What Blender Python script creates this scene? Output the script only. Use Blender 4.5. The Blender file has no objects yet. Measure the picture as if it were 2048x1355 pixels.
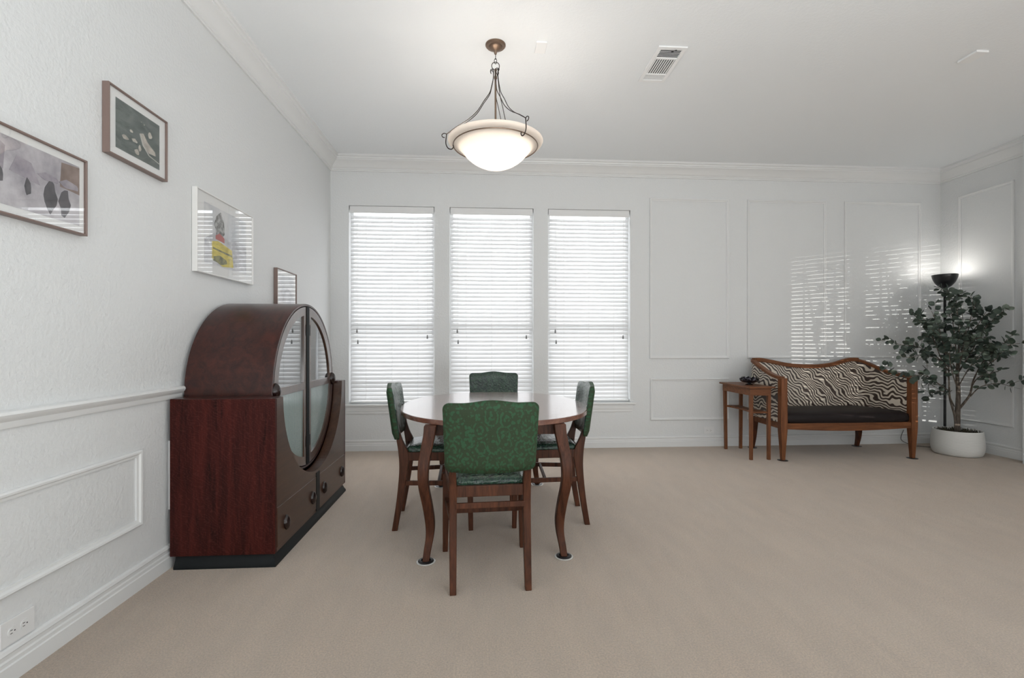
import bpy, bmesh, math, random
from mathutils import Vector, Matrix
R = random.Random(7)
PI = math.pi
SC = bpy.context.scene
COL = SC.collection

# ------------------------------------------------------------------ camera, world, lights, exposure
SC.view_settings.view_transform = 'Standard'
SC.view_settings.look = 'None'
SC.view_settings.gamma = 1
SC.view_settings.use_curve_mapping = False
SC.view_settings.exposure = 0.40

cam_d = bpy.data.cameras.new('camera')
cam = bpy.data.objects.new('camera', cam_d)
COL.objects.link(cam)
cam_d.sensor_width = 36.0
cam_d.lens = 36.0 * 960.0 / 2048.0
cam_d.shift_y = (686 - 677.5) / 2048.0
cam_d.clip_start = 0.05
cam.location = (0, 0, 1.16)
cam.rotation_euler = (PI / 2, 0, -math.atan(61 / 960.0))
SC.camera = cam

W = bpy.data.worlds.new('daylight')
SC.world = W
W.use_nodes = True
wn = W.node_tree
wn.nodes.clear()
_o = wn.nodes.new('ShaderNodeOutputWorld')
_b = wn.nodes.new('ShaderNodeBackground')
_tc = wn.nodes.new('ShaderNodeTexCoord')
_sx = wn.nodes.new('ShaderNodeSeparateXYZ')
_mr = wn.nodes.new('ShaderNodeMapRange')
_cr = wn.nodes.new('ShaderNodeMix')
_cr.data_type = 'RGBA'
wn.links.new(_tc.outputs['Generated'], _sx.inputs[0])
wn.links.new(_sx.outputs['Y'], _mr.inputs['Value'])
_mr.inputs['From Min'].default_value = -0.1
_mr.inputs['From Max'].default_value = 0.25
wn.links.new(_mr.outputs['Result'], _cr.inputs[0])
_cr.inputs[6].default_value = (.60, .605, .61, 1)     # the open house behind the viewer, slightly warm
_cr.inputs[7].default_value = (3.5, 3.6, 3.7, 1)       # bright hazy sky on the window side
wn.links.new(_cr.outputs[2], _b.inputs['Color'])
_b.inputs['Strength'].default_value = 1.0
wn.links.new(_b.outputs[0], _o.inputs[0])

# spot lamp in place of a low sun glint, aimed through the added bay blind
gl = bpy.data.lights.new('low_sun_glint', 'SPOT')
gl.energy = 3600
gl.color = (1.0, 0.97, 0.92)
gl.shadow_soft_size = 0.004
gl.spot_size = math.radians(15)
gl.spot_blend = 0.25
glo = bpy.data.objects.new('low_sun_glint', gl)
COL.objects.link(glo)
glo.location = (2.5, -6.7, 1.15)
glo.rotation_euler = (Vector((4.45, 5.27, 1.35)) - Vector((2.5, -6.7, 1.15))).to_track_quat('-Z', 'Y').to_euler()

# fill lamp added behind the viewer, aimed up to brighten the ceiling
al = bpy.data.lights.new('rear_ceiling_fill', 'AREA')
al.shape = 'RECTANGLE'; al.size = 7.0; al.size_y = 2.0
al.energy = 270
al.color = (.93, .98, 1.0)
alo = bpy.data.objects.new('rear_ceiling_fill', al)
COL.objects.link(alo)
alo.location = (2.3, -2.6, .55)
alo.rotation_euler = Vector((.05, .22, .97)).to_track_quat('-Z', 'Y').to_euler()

XL, XR, YB, H = -1.62, 5.34, 5.27, 3.16      # left wall, right wall, window wall, ceiling

# ------------------------------------------------------------------ helpers
class MB:
    def __init__(s): s.v = []; s.f = []; s.mi = []; s.cur = 0
    def add(s, vs, fs):
        n = len(s.v)
        s.v += [tuple(v) for v in vs]
        for f in fs:
            s.f.append(tuple(i + n for i in f)); s.mi.append(s.cur)
        return s
    def box(s, a, b):
        x0, y0, z0 = a; x1, y1, z1 = b
        return s.add([(x0,y0,z0),(x1,y0,z0),(x1,y1,z0),(x0,y1,z0),(x0,y0,z1),(x1,y0,z1),(x1,y1,z1),(x0,y1,z1)],
                     [(0,3,2,1),(4,5,6,7),(0,1,5,4),(1,2,6,5),(2,3,7,6),(3,0,4,7)])
    def rings(s, rs, cap0=True, cap1=True, closed=False):
        n = len(rs[0]); vs = [p for r in rs for p in r]; fs = []
        m = len(rs)
        for i in range(m - 1 + (1 if closed else 0)):
            a = i * n; b = ((i + 1) % m) * n
            for j in range(n):
                k = (j + 1) % n
                fs.append((a + j, a + k, b + k, b + j))
        if not closed:
            if cap0: fs.append(tuple(range(n))[::-1])
            if cap1: fs.append(tuple((m - 1) * n + j for j in range(n)))
        return s.add(vs, fs)
    def tube(s, pts, r, seg=8, closed=False):
        P = [Vector(p) for p in pts]; n = len(P)
        rr = r if isinstance(r, (list, tuple)) else [r] * n
        rs = []; up = None
        for i in range(n):
            if closed: t = P[(i + 1) % n] - P[i - 1]
            else: t = P[min(i + 1, n - 1)] - P[max(i - 1, 0)]
            t.normalize()
            if up is None:
                up = Vector((0, 0, 1)) if abs(t.z) < .9 else Vector((1, 0, 0))
            a = t.cross(up)
            if a.length < 1e-5: a = t.cross(Vector((0, 1, 0)))
            a.normalize(); b = a.cross(t).normalized(); up = b
            rs.append([P[i] + a * (math.cos(2*PI*k/seg) * rr[i]) + b * (math.sin(2*PI*k/seg) * rr[i]) for k in range(seg)])
        return s.rings(rs, closed=closed)
    def lathe(s, prof, seg=48, c=(0, 0, 0), caps=True):
        rs = [[(c[0] + r * math.cos(2*PI*k/seg), c[1] + r * math.sin(2*PI*k/seg), c[2] + z) for k in range(seg)] for r, z in prof]
        return s.rings(rs, caps, caps)
    def bar(s, secs, ang=0):
        """rectangular sections: (x, y, z, half_x, half_y), turned by ang about z"""
        ca, sa = math.cos(ang), math.sin(ang); rs = []
        for x, y, z, hx, hy in secs:
            rs.append([(x + ca*dx*hx - sa*dy*hy, y + sa*dx*hx + ca*dy*hy, z) for dx, dy in ((-1,-1),(1,-1),(1,1),(-1,1))])
        return s.rings(rs)
    def beam(s, p, q, w, h):
        """straight rectangular bar from p to q, w wide (sideways), h high"""
        p = Vector(p); q = Vector(q); t = (q - p).normalized()
        a = t.cross(Vector((0, 0, 1))).normalized() * w / 2; b = a.cross(t).normalized() * h / 2
        return s.rings([[c - a - b, c + a - b, c + a + b, c - a + b] for c in (p, q)])
    def prism(s, poly, fn, d0, d1):
        """poly of (u, v) extruded; fn(u, v, d) gives a point"""
        return s.rings([[fn(u, v, d0) for u, v in poly], [fn(u, v, d1) for u, v in poly]])
    def build(s, name, mats, parent=None, smooth=40, bevel=0, bseg=2, loc=None, subsurf=0, recalc=True):
        me = bpy.data.meshes.new(name)
        me.from_pydata([tuple(v) for v in s.v], [], s.f)
        if not isinstance(mats, (list, tuple)): mats = [mats]
        for m in mats: me.materials.append(m)
        me.polygons.foreach_set('material_index', s.mi)
        if recalc:
            bm = bmesh.new(); bm.from_mesh(me)
            bmesh.ops.recalc_face_normals(bm, faces=bm.faces)
            bm.to_mesh(me); bm.free()
        if smooth:
            me.polygons.foreach_set('use_smooth', [True] * len(me.polygons))
            me.set_sharp_from_angle(angle=math.radians(smooth))
        me.update()
        o = bpy.data.objects.new(name, me); COL.objects.link(o)
        if parent: o.parent = parent
        if loc: o.location = loc
        if bevel:
            b = o.modifiers.new('bevel', 'BEVEL'); b.width = bevel; b.segments = bseg; b.limit_method = 'ANGLE'; b.angle_limit = math.radians(35)
            b.harden_normals = False
        if subsurf:
            u = o.modifiers.new('subsurf', 'SUBSURF'); u.levels = subsurf; u.render_levels = subsurf
        return o

def thing(name, label, cat, loc=(0, 0, 0), rz=0, group=None):
    o = bpy.data.objects.new(name, None); COL.objects.link(o)
    o.location = loc; o.rotation_euler = (0, 0, rz)
    o.empty_display_size = .1
    o['label'] = label; o['category'] = cat
    if group: o['group'] = group
    return o
def tag(o, label, cat, group=None):
    o['label'] = label; o['category'] = cat
    if group: o['group'] = group
    return o
def struct(o): o['kind'] = 'structure'; return o
def spline(pts, n=6):
    """Catmull-Rom through tuples of any length"""
    out = []; P = [pts[0]] + list(pts) + [pts[-1]]
    for i in range(1, len(P) - 2):
        for k in range(n):
            t = k / n
            out.append(tuple(.5 * ((2*b) + (c - a)*t + (2*a - 5*b + 4*c - d)*t*t + (3*b - a - 3*c + d)*t**3)
                             for a, b, c, d in zip(P[i-1], P[i], P[i+1], P[i+2])))
    out.append(tuple(pts[-1]))
    return out

# ------------------------------------------------------------------ materials
def mat(name, col=(.8,.8,.8), rough=.5, metal=0, coat=0, spec=.5, sheen=0):
    m = bpy.data.materials.new(name); m.use_nodes = True
    b = m.node_tree.nodes['Principled BSDF']
    b.inputs['Base Color'].default_value = (*col, 1)
    b.inputs['Roughness'].default_value = rough
    b.inputs['Metallic'].default_value = metal
    b.inputs['Coat Weight'].default_value = coat
    b.inputs['Coat Roughness'].default_value = .12
    b.inputs['Specular IOR Level'].default_value = spec
    b.inputs['Sheen Weight'].default_value = sheen
    return m
def N(m, t, **kw):
    n = m.node_tree.nodes.new(t)
    for k, v in kw.items():
        if hasattr(n, k): setattr(n, k, v)
        else: n.inputs[k.replace('_', ' ')].default_value = v
    return n
def L(m, a, b): m.node_tree.links.new(a, b)
def bsdf(m): return m.node_tree.nodes['Principled BSDF']
def coords(m, scale=(1,1,1), rot=(0,0,0)):
    tc = N(m, 'ShaderNodeTexCoord'); mp = N(m, 'ShaderNodeMapping')
    mp.inputs['Scale'].default_value = scale; mp.inputs['Rotation'].default_value = rot
    L(m, tc.outputs['Object'], mp.inputs[0]); return mp.outputs[0]
def ramp(m, fac, stops):
    r = N(m, 'ShaderNodeValToRGB'); e = r.color_ramp.elements
    while len(e) < len(stops): e.new(.5)
    for el, (p, c) in zip(e, stops): el.position = p; el.color = (*c, 1)
    L(m, fac, r.inputs[0]); return r.outputs[0]
def bump(m, h, strength, dist=.01):
    b = N(m, 'ShaderNodeBump'); b.inputs['Strength'].default_value = strength; b.inputs['Distance'].default_value = dist
    L(m, h, b.inputs['Height']); L(m, b.outputs[0], bsdf(m).inputs['Normal'])
def noise(m, vec, scale, detail=3, rough=.5, dist=0):
    n = N(m, 'ShaderNodeTexNoise'); n.inputs['Scale'].default_value = scale; n.inputs['Detail'].default_value = detail
    n.inputs['Roughness'].default_value = rough; n.inputs['Distortion'].default_value = dist
    L(m, vec, n.inputs['Vector']); return n.outputs[0]
def mixc(m, fac, a, b, mode='MIX'):
    x = N(m, 'ShaderNodeMix'); x.data_type = 'RGBA'; x.blend_type = mode
    if isinstance(fac, (int, float)): x.inputs[0].default_value = fac
    else: L(m, fac, x.inputs[0])
    for s, v in ((6, a), (7, b)):
        if isinstance(v, tuple): x.inputs[s].default_value = (*v, 1)
        else: L(m, v, x.inputs[s])
    return x.outputs[2]
def mth(m, op, a, b=None, c=None):
    x = N(m, 'ShaderNodeMath'); x.operation = op
    for i, v in enumerate((a, b, c)):
        if v is None: continue
        if isinstance(v, (int, float)): x.inputs[i].default_value = v
        else: L(m, v, x.inputs[i])
    return x.outputs[0]

def wall_mat(name, col, b=.45):
    m = mat(name, col, .55, spec=.3)
    v = coords(m)
    bump(m, noise(m, v, 60, 3, .6), b, .007)
    return m
M_wall = wall_mat('wall paint', (.735, .745, .745))
M_ceil = wall_mat('ceiling paint', (.88, .905, .92), .2)
M_trim = mat('white trim enamel', (.765, .77, .765), .35)
M_white = mat('white plastic', (.78, .78, .775), .4)
M_dark = mat('dark cavity', (.03, .03, .03), .8)

def carpet():
    m = mat('beige carpet', (.5,.4,.3), .7, spec=.45, sheen=.62)
    v = coords(m)
    fine = noise(m, v, 150, 5, .8)
    mid = noise(m, coords(m, (1, 1, 1)), 2.2, 5, .6, .6)
    streak = noise(m, coords(m, (3.2, .8, 1)), 3.0, 4, .6, .3)
    c1 = ramp(m, fine, [(.38, (.34, .235, .155)), (.62, (.70, .52, .365))])
    c2 = mixc(m, mth(m, 'MULTIPLY', mid, .5), c1, (.60, .49, .38))
    c3 = mixc(m, .3, c2, ramp(m, streak, [(.35, (.75,.75,.75)), (.65, (1.1,1.1,1.1))]), 'MULTIPLY')
    L(m, c3, bsdf(m).inputs['Base Color'])
    bump(m, fine, .9, .010)
    return m
M_carpet = carpet()

def wood(name, dark, light, axis='z', scale=1.0, rough=.3, coat=.4, fleck=0, spec=.5):
    m = mat(name, dark, rough, coat=coat, spec=spec)
    st = {'z': (9, 9, .7), 'y': (9, .7, 9), 'x': (.7, 9, 9)}[axis]
    v = coords(m, tuple(a * scale for a in st))
    g = noise(m, v, 3.2, 6, .65, .8)
    st2 = tuple(a * 7 * scale for a in st)
    g2 = noise(m, coords(m, st2), 3, 3, .6)
    f = mth(m, 'ADD', mth(m, 'MULTIPLY', g, .75), mth(m, 'MULTIPLY', g2, .25))
    c = ramp(m, f, [(.36, dark), (.64, light)])
    if fleck:
        w = N(m, 'ShaderNodeTexWave'); w.inputs['Scale'].default_value = 13; w.inputs['Distortion'].default_value = 16
        w.inputs['Detail'].default_value = 3; w.inputs['Detail Scale'].default_value = 1.2
        L(m, coords(m, (1, 1, 2.2), (0, .5, 0)), w.inputs['Vector'])
        k = mth(m, 'MULTIPLY', mth(m, 'GREATER_THAN', w.outputs['Fac'], .86), mth(m, 'MULTIPLY', g2, fleck))
        c = mixc(m, k, c, tuple(min(1, a * 2.4 + .02) for a in light))
    L(m, c, bsdf(m).inputs['Base Color'])
    bump(m, g2, .06, .002)
    return m
M_mahog = wood('dark mahogany veneer', (.018, .005, .004), (.066, .012, .009), 'z', 1, .45, 0, fleck=.25, spec=.12)
M_mahog_y = wood('dark mahogany arch veneer', (.020, .006, .005), (.062, .015, .010), 'y', .6, .28, .15, spec=.4)
M_mahog_f = wood('brown mahogany front', (.040, .016, .008), (.072, .030, .015), 'y', .8, .34, .25, spec=.4)
M_door = wood('brown mahogany door frame', (.040, .016, .008), (.072, .030, .015), 'z', .8, .3, 1.0, spec=.6)
M_ebony = mat('black lacquer plinth', (.006, .008, .009), .5, spec=.25)
M_knob = mat('dark polished knob', (.014, .005, .004), .25, coat=.2)
M_chair = wood('walnut chair wood', (.034, .012, .006), (.110, .038, .018), 'z', 1.2, .42, 0, spec=.22)
M_tabtop = wood('polished walnut table top', (.12, .045, .030), (.20, .085, .055), 'x', .8, .24, 1.0)
M_honey = wood('honey brown wood', (.095, .033, .012), (.23, .085, .033), 'z', 1.2, .42, 0, spec=.25)
M_honeyx = wood('honey brown wood along', (.095, .033, .012), (.22, .082, .031), 'x', 1.2, .42, 0, spec=.25)

def damask():
    m = mat('green damask vinyl', (.05, .12, .07), .55, spec=.12)
    v = coords(m, (1, .35, .86))
    nz = N(m, 'ShaderNodeTexNoise'); nz.inputs['Scale'].default_value = 26; nz.inputs['Detail'].default_value = 2
    L(m, v, nz.inputs['Vector'])
    off = N(m, 'ShaderNodeVectorMath'); off.operation = 'SCALE'; off.inputs['Scale'].default_value = .016
    L(m, nz.outputs['Color'], off.inputs[0])
    ad = N(m, 'ShaderNodeVectorMath'); L(m, v, ad.inputs[0]); L(m, off.outputs[0], ad.inputs[1])
    vo = N(m, 'ShaderNodeTexVoronoi'); vo.inputs['Scale'].default_value = 17; vo.inputs['Randomness'].default_value = .45
    L(m, ad.outputs[0], vo.inputs['Vector'])
    rings = mth(m, 'SINE', mth(m, 'MULTIPLY', vo.outputs['Distance'], 24))
    vf = N(m, 'ShaderNodeTexVoronoi'); vf.inputs['Scale'].default_value = 75; L(m, ad.outputs[0], vf.inputs['Vector'])
    s = mth(m, 'ADD', mth(m, 'MULTIPLY', rings, .24), mth(m, 'SUBTRACT', .85, vf.outputs['Distance']))
    c = ramp(m, s, [(.34, (.034, .052, .028)), (.58, (.034, .086, .044))])
    L(m, c, bsdf(m).inputs['Base Color'])
    bump(m, s, .18, .003)
    return m
M_damask = damask()
def greenvinyl():
    m = mat('crinkled dark green vinyl', (.03, .06, .05), .24, coat=.3)
    v = coords(m)
    n = noise(m, v, 26, 2, .5, 2.5)
    n2 = noise(m, coords(m, (1, 1, 1)), 14, 2, .5, 2)
    L(m, ramp(m, n, [(.35, (.016, .034, .030)), (.65, (.036, .085, .052))]), bsdf(m).inputs['Base Color'])
    bump(m, mth(m, 'ADD', n, n2), .8, .010)
    return m
M_gvinyl = greenvinyl()
def zebra():
    m = mat('zebra print fabric', (.7,.65,.6), .35, coat=.2)
    v = coords(m, (1, 1.0, 1), (0, -.75, 0))
    w = N(m, 'ShaderNodeTexWave'); w.wave_type = 'BANDS'; w.bands_direction = 'Z'
    w.inputs['Scale'].default_value = 11; w.inputs['Distortion'].default_value = 15
    w.inputs['Detail'].default_value = 1.2; w.inputs['Detail Scale'].default_value = .75; w.inputs['Detail Roughness'].default_value = .4
    L(m, v, w.inputs['Vector'])
    L(m, ramp(m, w.outputs['Fac'], [(.44, (.045, .028, .022)), (.56, (.62, .55, .46))]), bsdf(m).inputs['Base Color'])
    return m
M_zebra = zebra()
def leather():
    m = mat('dark brown leather', (.012, .008, .008), 0.5, spec=.2)
    bump(m, noise(m, coords(m), 160, 3), .15, .002); return m
M_leather = leather()
M_bronze = mat('aged bronze', (.22, .155, .115), .35, metal=.85)
M_iron = mat('dark bronze rod', (.045, .036, .032), .4, metal=.7)
M_black = mat('black metal', (.015, .016, .018), .3, metal=.3, coat=.3)
M_coaster = mat('black rubber coaster', (.012, .012, .013), .35)
M_rim = mat('pale clear coaster rim', (.62, .60, .57), .2)
M_chrome = mat('chrome', (.55, .55, .56), .12, metal=1)
M_gunmetal = mat('dark glossy metal', (.035, .030, .040), .12, metal=.8, coat=.5)
M_rose = mat('rose brown frame', (.20, .14, .12), .45, coat=.1)
M_wframe = mat('white frame', (.78, .77, .75), .35)
M_mat = mat('white picture mat', (.76, .76, .75), .8)

def glassy(name, tint=(1,1,1), refl=1.0, p=5):
    """thin pane: clear with fresnel gloss"""
    m = bpy.data.materials.new(name); m.use_nodes = True; t = m.node_tree; t.nodes.clear()
    o = t.nodes.new('ShaderNodeOutputMaterial'); mx = t.nodes.new('ShaderNodeMixShader')
    a = t.nodes.new('ShaderNodeBsdfTransparent'); g = t.nodes.new('ShaderNodeBsdfGlossy'); f = t.nodes.new('ShaderNodeMath'); lw = t.nodes.new('ShaderNodeLayerWeight'); lw.inputs[0].default_value = .5; pw = t.nodes.new('ShaderNodeMath'); pw.operation = 'POWER'; pw.inputs[1].default_value = p
    a.inputs[0].default_value = (*tint, 1); g.inputs['Roughness'].default_value = .015
    t.links.new(lw.outputs['Facing'], pw.inputs[0]); f.operation = 'MULTIPLY_ADD'; f.inputs[1].default_value = .95; f.inputs[2].default_value = .045
    t.links.new(pw.outputs[0], f.inputs[0])
    g.inputs[0].default_value = (refl, refl, refl, 1)
    t.links.new(f.outputs[0], mx.inputs[0]); t.links.new(a.outputs[0], mx.inputs[1]); t.links.new(g.outputs[0], mx.inputs[2])
    t.links.new(mx.outputs[0], o.inputs[0]); return m
M_glass = glassy('clear glass')
M_cglass = glassy('cabinet glass', (.45, .47, .47), p=2.2)
M_pglass = glassy('picture glass')

def ribbed():
    m = mat('ribbed sea green glass', (.23, .33, .32), .06, coat=1, spec=1.0)
    w = N(m, 'ShaderNodeTexWave'); w.bands_direction = 'Y'; w.inputs['Scale'].default_value = 28
    L(m, coords(m), w.inputs['Vector'])
    L(m, ramp(m, w.outputs['Fac'], [(.2, (.17, .27, .27)), (.8, (.33, .42, .40))]), bsdf(m).inputs['Base Color'])
    bump(m, w.outputs['Fac'], .25, .003)
    return m
M_ribbed = ribbed()

def slatmat():
    m = bpy.data.materials.new('white blind slat'); m.use_nodes = True; t = m.node_tree; t.nodes.clear()
    o = t.nodes.new('ShaderNodeOutputMaterial'); mx = t.nodes.new('ShaderNodeMixShader')
    a = t.nodes.new('ShaderNodeBsdfDiffuse'); g = t.nodes.new('ShaderNodeBsdfTranslucent')
    a.inputs[0].default_value = (.84, .84, .84, 1); g.inputs[0].default_value = (.8, .8, .8, 1); mx.inputs[0].default_value = .30
    t.links.new(a.outputs[0], mx.inputs[1]); t.links.new(g.outputs[0], mx.inputs[2]); t.links.new(mx.outputs[0], o.inputs[0]); return m
M_slat = slatmat()
def bowlmat():
    m = bpy.data.materials.new('frosted alabaster glass'); m.use_nodes = True; t = m.node_tree; t.nodes.clear()
    o = t.nodes.new('ShaderNodeOutputMaterial'); mx = t.nodes.new('ShaderNodeMixShader')
    a = t.nodes.new('ShaderNodeBsdfDiffuse'); g = t.nodes.new('ShaderNodeBsdfTranslucent')
    a.inputs[0].default_value = (.80, .76, .73, 1); g.inputs[0].default_value = (.95, .90, .84, 1); mx.inputs[0].default_value = .5
    t.links.new(a.outputs[0], mx.inputs[1]); t.links.new(g.outputs[0], mx.inputs[2]); t.links.new(mx.outputs[0], o.inputs[0]); return m
M_bowl = bowlmat()

def leafmat():
    m = mat('eucalyptus leaf', (.08, .12, .09), .5)
    v = coords(m)
    n = noise(m, v, 9, 2, .5)
    L(m, ramp(m, n, [(.35, (.030, .045, .035)), (.55, (.060, .085, .064)), (.7, (.12, .145, .112))]), bsdf(m).inputs['Base Color'])
    return m
M_leaf = leafmat()
def barkmat():
    m = mat('grey brown bark', (.1,.08,.06), .8)
    n = noise(m, coords(m, (1,1,.3)), 60, 4)
    L(m, ramp(m, n, [(.35, (.055, .042, .032)), (.65, (.15, .12, .095))]), bsdf(m).inputs['Base Color'])
    bump(m, n, .4, .004); return m
M_bark = barkmat()
def potmat():
    m = mat('matte white ribbed ceramic', (.72, .715, .69), .7)
    w = N(m, 'ShaderNodeTexWave'); w.bands_direction = 'Z'; w.inputs['Scale'].default_value = 26; w.inputs['Distortion'].default_value = 1.5
    L(m, coords(m), w.inputs['Vector']); bump(m, w.outputs['Fac'], .3, .003); return m
M_pot = potmat()
def soilmat():
    m = mat('dark moss', (.03,.03,.02), .95)
    n = noise(m, coords(m), 60, 4)
    L(m, ramp(m, n, [(.35, (.012, .010, .007)), (.65, (.07, .06, .035))]), bsdf(m).inputs['Base Color']); return m
M_soil = soilmat()

# ------------------------------------------------------------------ room shell
struct(MB().box((-2.0, -6, -.05), (9, YB + .2, 0)).build('floor', M_carpet, smooth=0))
struct(MB().box((XL - .2, -2.6, H), (9, YB + .2, H + .1)).build('ceiling', M_ceil, smooth=0))
struct(MB().box((XL - .15, -2.6, 0), (XL, YB + .2, H)).build('wall_left', M_wall, smooth=0))
struct(MB().box((XR, 4.30, 0), (XR + .15, YB, H)).build('wall_right', M_wall, smooth=0))
struct(MB().box((5.20, 2.7, 0), (5.34 + .15, 4.30, H)).build('wall_right_side', M_wall, smooth=0))
WIN = [(-1.427, -.512), (-.348, .573), (.734, 1.660)]
WZ0, WZ1 = .503, 2.645
w = MB()
xs = [XL] + [x for p in WIN for x in p] + [XR + .15]
for i in range(0, len(xs), 2): w.box((xs[i], YB, 0), (xs[i + 1], YB + .16, H))
for a, b in WIN:
    w.box((a, YB, 0), (b, YB + .16, WZ0)); w.box((a, YB, WZ1), (b, YB + .16, H))
struct(w.build('wall_back', M_wall, smooth=0))

def extrude_profile(prof, p0, p1, nrm, m0=0, m1=0):
    """prof: (out, z) points; swept from p0 to p1 (x, y), out along nrm; m0/m1 mitre (+1 inside corner)"""
    d = Vector((p1[0] - p0[0], p1[1] - p0[1])).normalized()
    r0 = [(p0[0] + nrm[0]*o + d.x*o*m0, p0[1] + nrm[1]*o + d.y*o*m0, z) for o, z in prof]
    r1 = [(p1[0] + nrm[0]*o - d.x*o*m1, p1[1] + nrm[1]*o - d.y*o*m1, z) for o, z in prof]
    return MB().rings([r0, r1])
CB = 3.01
crown = [(0, CB), (.012, CB), (.012, CB+.012), (.018, CB+.016), (.018, CB+.026), (.026, CB+.032), (.034, CB+.045), (.046, CB+.062),
         (.062, CB+.078), (.082, CB+.092), (.088, CB+.096), (.088, CB+.106), (.096, CB+.110), (.100, CB+.124), (.112, CB+.130), (.112, H), (0, H)]
struct(extrude_profile(crown, (XL, -2.6), (XL, YB), (1, 0), 0, 1).build('trim_1', M_trim, smooth=25))
struct(extrude_profile(crown, (XL, YB), (XR, YB), (0, -1), 1, 1).build('trim_2', M_trim, smooth=25))
struct(extrude_profile(crown, (XR, YB), (XR, 4.30), (-1, 0), 1, 0).build('trim_3', M_trim, smooth=25))
base = [(0, 0), (.018, 0), (.018, .060), (.014, .064), (.014, .078), (.010, .084), (.010, .098), (.016, .104), (.012, .116), (.004, .120), (0, .120)]
struct(extrude_profile(base, (XL, -2.6), (XL, YB), (1, 0), 0, 1).build('baseboard_left', M_trim, smooth=25))
struct(extrude_profile(base, (XL, YB), (XR, YB), (0, -1), 1, 1).build('baseboard_back', M_trim, smooth=25))
struct(extrude_profile(base, (XR, YB), (XR, 4.30), (-1, 0), 1, 0).build('baseboard_right', M_trim, smooth=25))
rail = [(0, .870), (.010, .870), (.014, .882), (.014, .893), (.022, .900), (.030, .908), (.034, .918), (.030, .928), (.012, .931), (0, .931)]
struct(extrude_profile(rail, (XL, -2.6), (XL, YB), (1, 0)).build('trim_4', M_trim, smooth=25))

pm = [(0, 0), (0, .012), (.006, .018), (.014, .016), (.020, .009), (.030, .007), (.030, 0)]      # (in from outer edge, proud)
def panel(name, fn, u0, u1, v0, v1):
    """picture-frame moulding, mitred; fn(u, v, out)"""
    rs = []
    for (u, v, su, sv) in ((u0, v0, 1, 1), (u1, v0, -1, 1), (u1, v1, -1, -1), (u0, v1, 1, -1)):
        rs.append([fn(u + su*i, v + sv*i, o) for i, o in pm])
    return struct(MB().rings(rs, closed=True).build(name, M_trim, smooth=25))
fb = lambda u, v, o: (u, YB - o, v)
fl = lambda u, v, o: (XL + o, u, v)
fr = lambda u, v, o: (XR - o, u, v)
k = 5
for (fn, a) in [(fb, (1.878, 2.795, .988, 2.785)), (fb, (3.009, 3.946, .990, 2.787)), (fb, (4.163, 5.095, .992, 2.79)),
                (fb, (1.885, 2.797, .298, .767)), (fb, (3.009, 3.946, .298, .767)), (fb, (4.163, 5.095, .300, .755)),
                (fl, (-.9, .35, .299, .655)), (fl, (.56, 2.388, .299, .655)), (fl, (2.597, 4.95, .299, .655)),
                (fr, (4.485, 5.05, 1.012, 2.80)), (fr, (4.485, 5.05, .312, .785))]:
    panel('trim_%d' % k, fn, *a); k += 1
# window stool and apron run under all three windows
st = MB().box((-1.485, YB - .035, WZ0 - .022), (1.715, YB, WZ0)).box((-1.455, YB - .016, WZ0 - .075), (1.685, YB, WZ0 - .022)).box((-1.455, YB - .010, WZ0 - .105), (1.680, YB, WZ0 - .075))
struct(st.build('trim_%d' % k, M_trim, smooth=0, bevel=.004))

# ------------------------------------------------------------------ windows and blinds
def window(i, a, b):
    e = bpy.data.objects.new('window_%d' % (i + 1), None); COL.objects.link(e)
    e.location = ((a + b) / 2, YB + .11, WZ0); e['kind'] = 'structure'
    w2 = (b - a) / 2; hh = WZ1 - WZ0; f = .035
    fm = MB().box((-w2, -.03, 0), (-w2 + f, .045, hh)).box((w2 - f, -.03, 0), (w2, .045, hh)).box((-w2 + f, -.03, 0), (w2 - f, .045, f)).box((-w2 + f, -.03, hh - f), (w2 - f, .045, hh))
    fm.build('window_frame', M_trim, e, smooth=0, bevel=.003)
    zr = .80
    MB().box((-w2 + f, -.01, zr), (w2 - f, .03, zr + .06)).box((-w2 + f, -.01, .20), (w2 - f, .03, .245)).build('sash_rail', M_trim, e, smooth=0, bevel=.003)
    MB().box((-w2 + f, .008, f), (w2 - f, .013, hh - f)).build('pane', M_glass, e, smooth=0)
    # dark slots on the rails, seen between the slats
    s = MB()
    for zz in (zr + .012, .212):
        x = -w2 + .12
        while x < w2 - .1:
            s.box((x, -.014, zz), (x + .06, -.008, zz + .022)); x += .155
    s.build('rail_slot', M_dark, e, smooth=0)
    s = MB()
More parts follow.
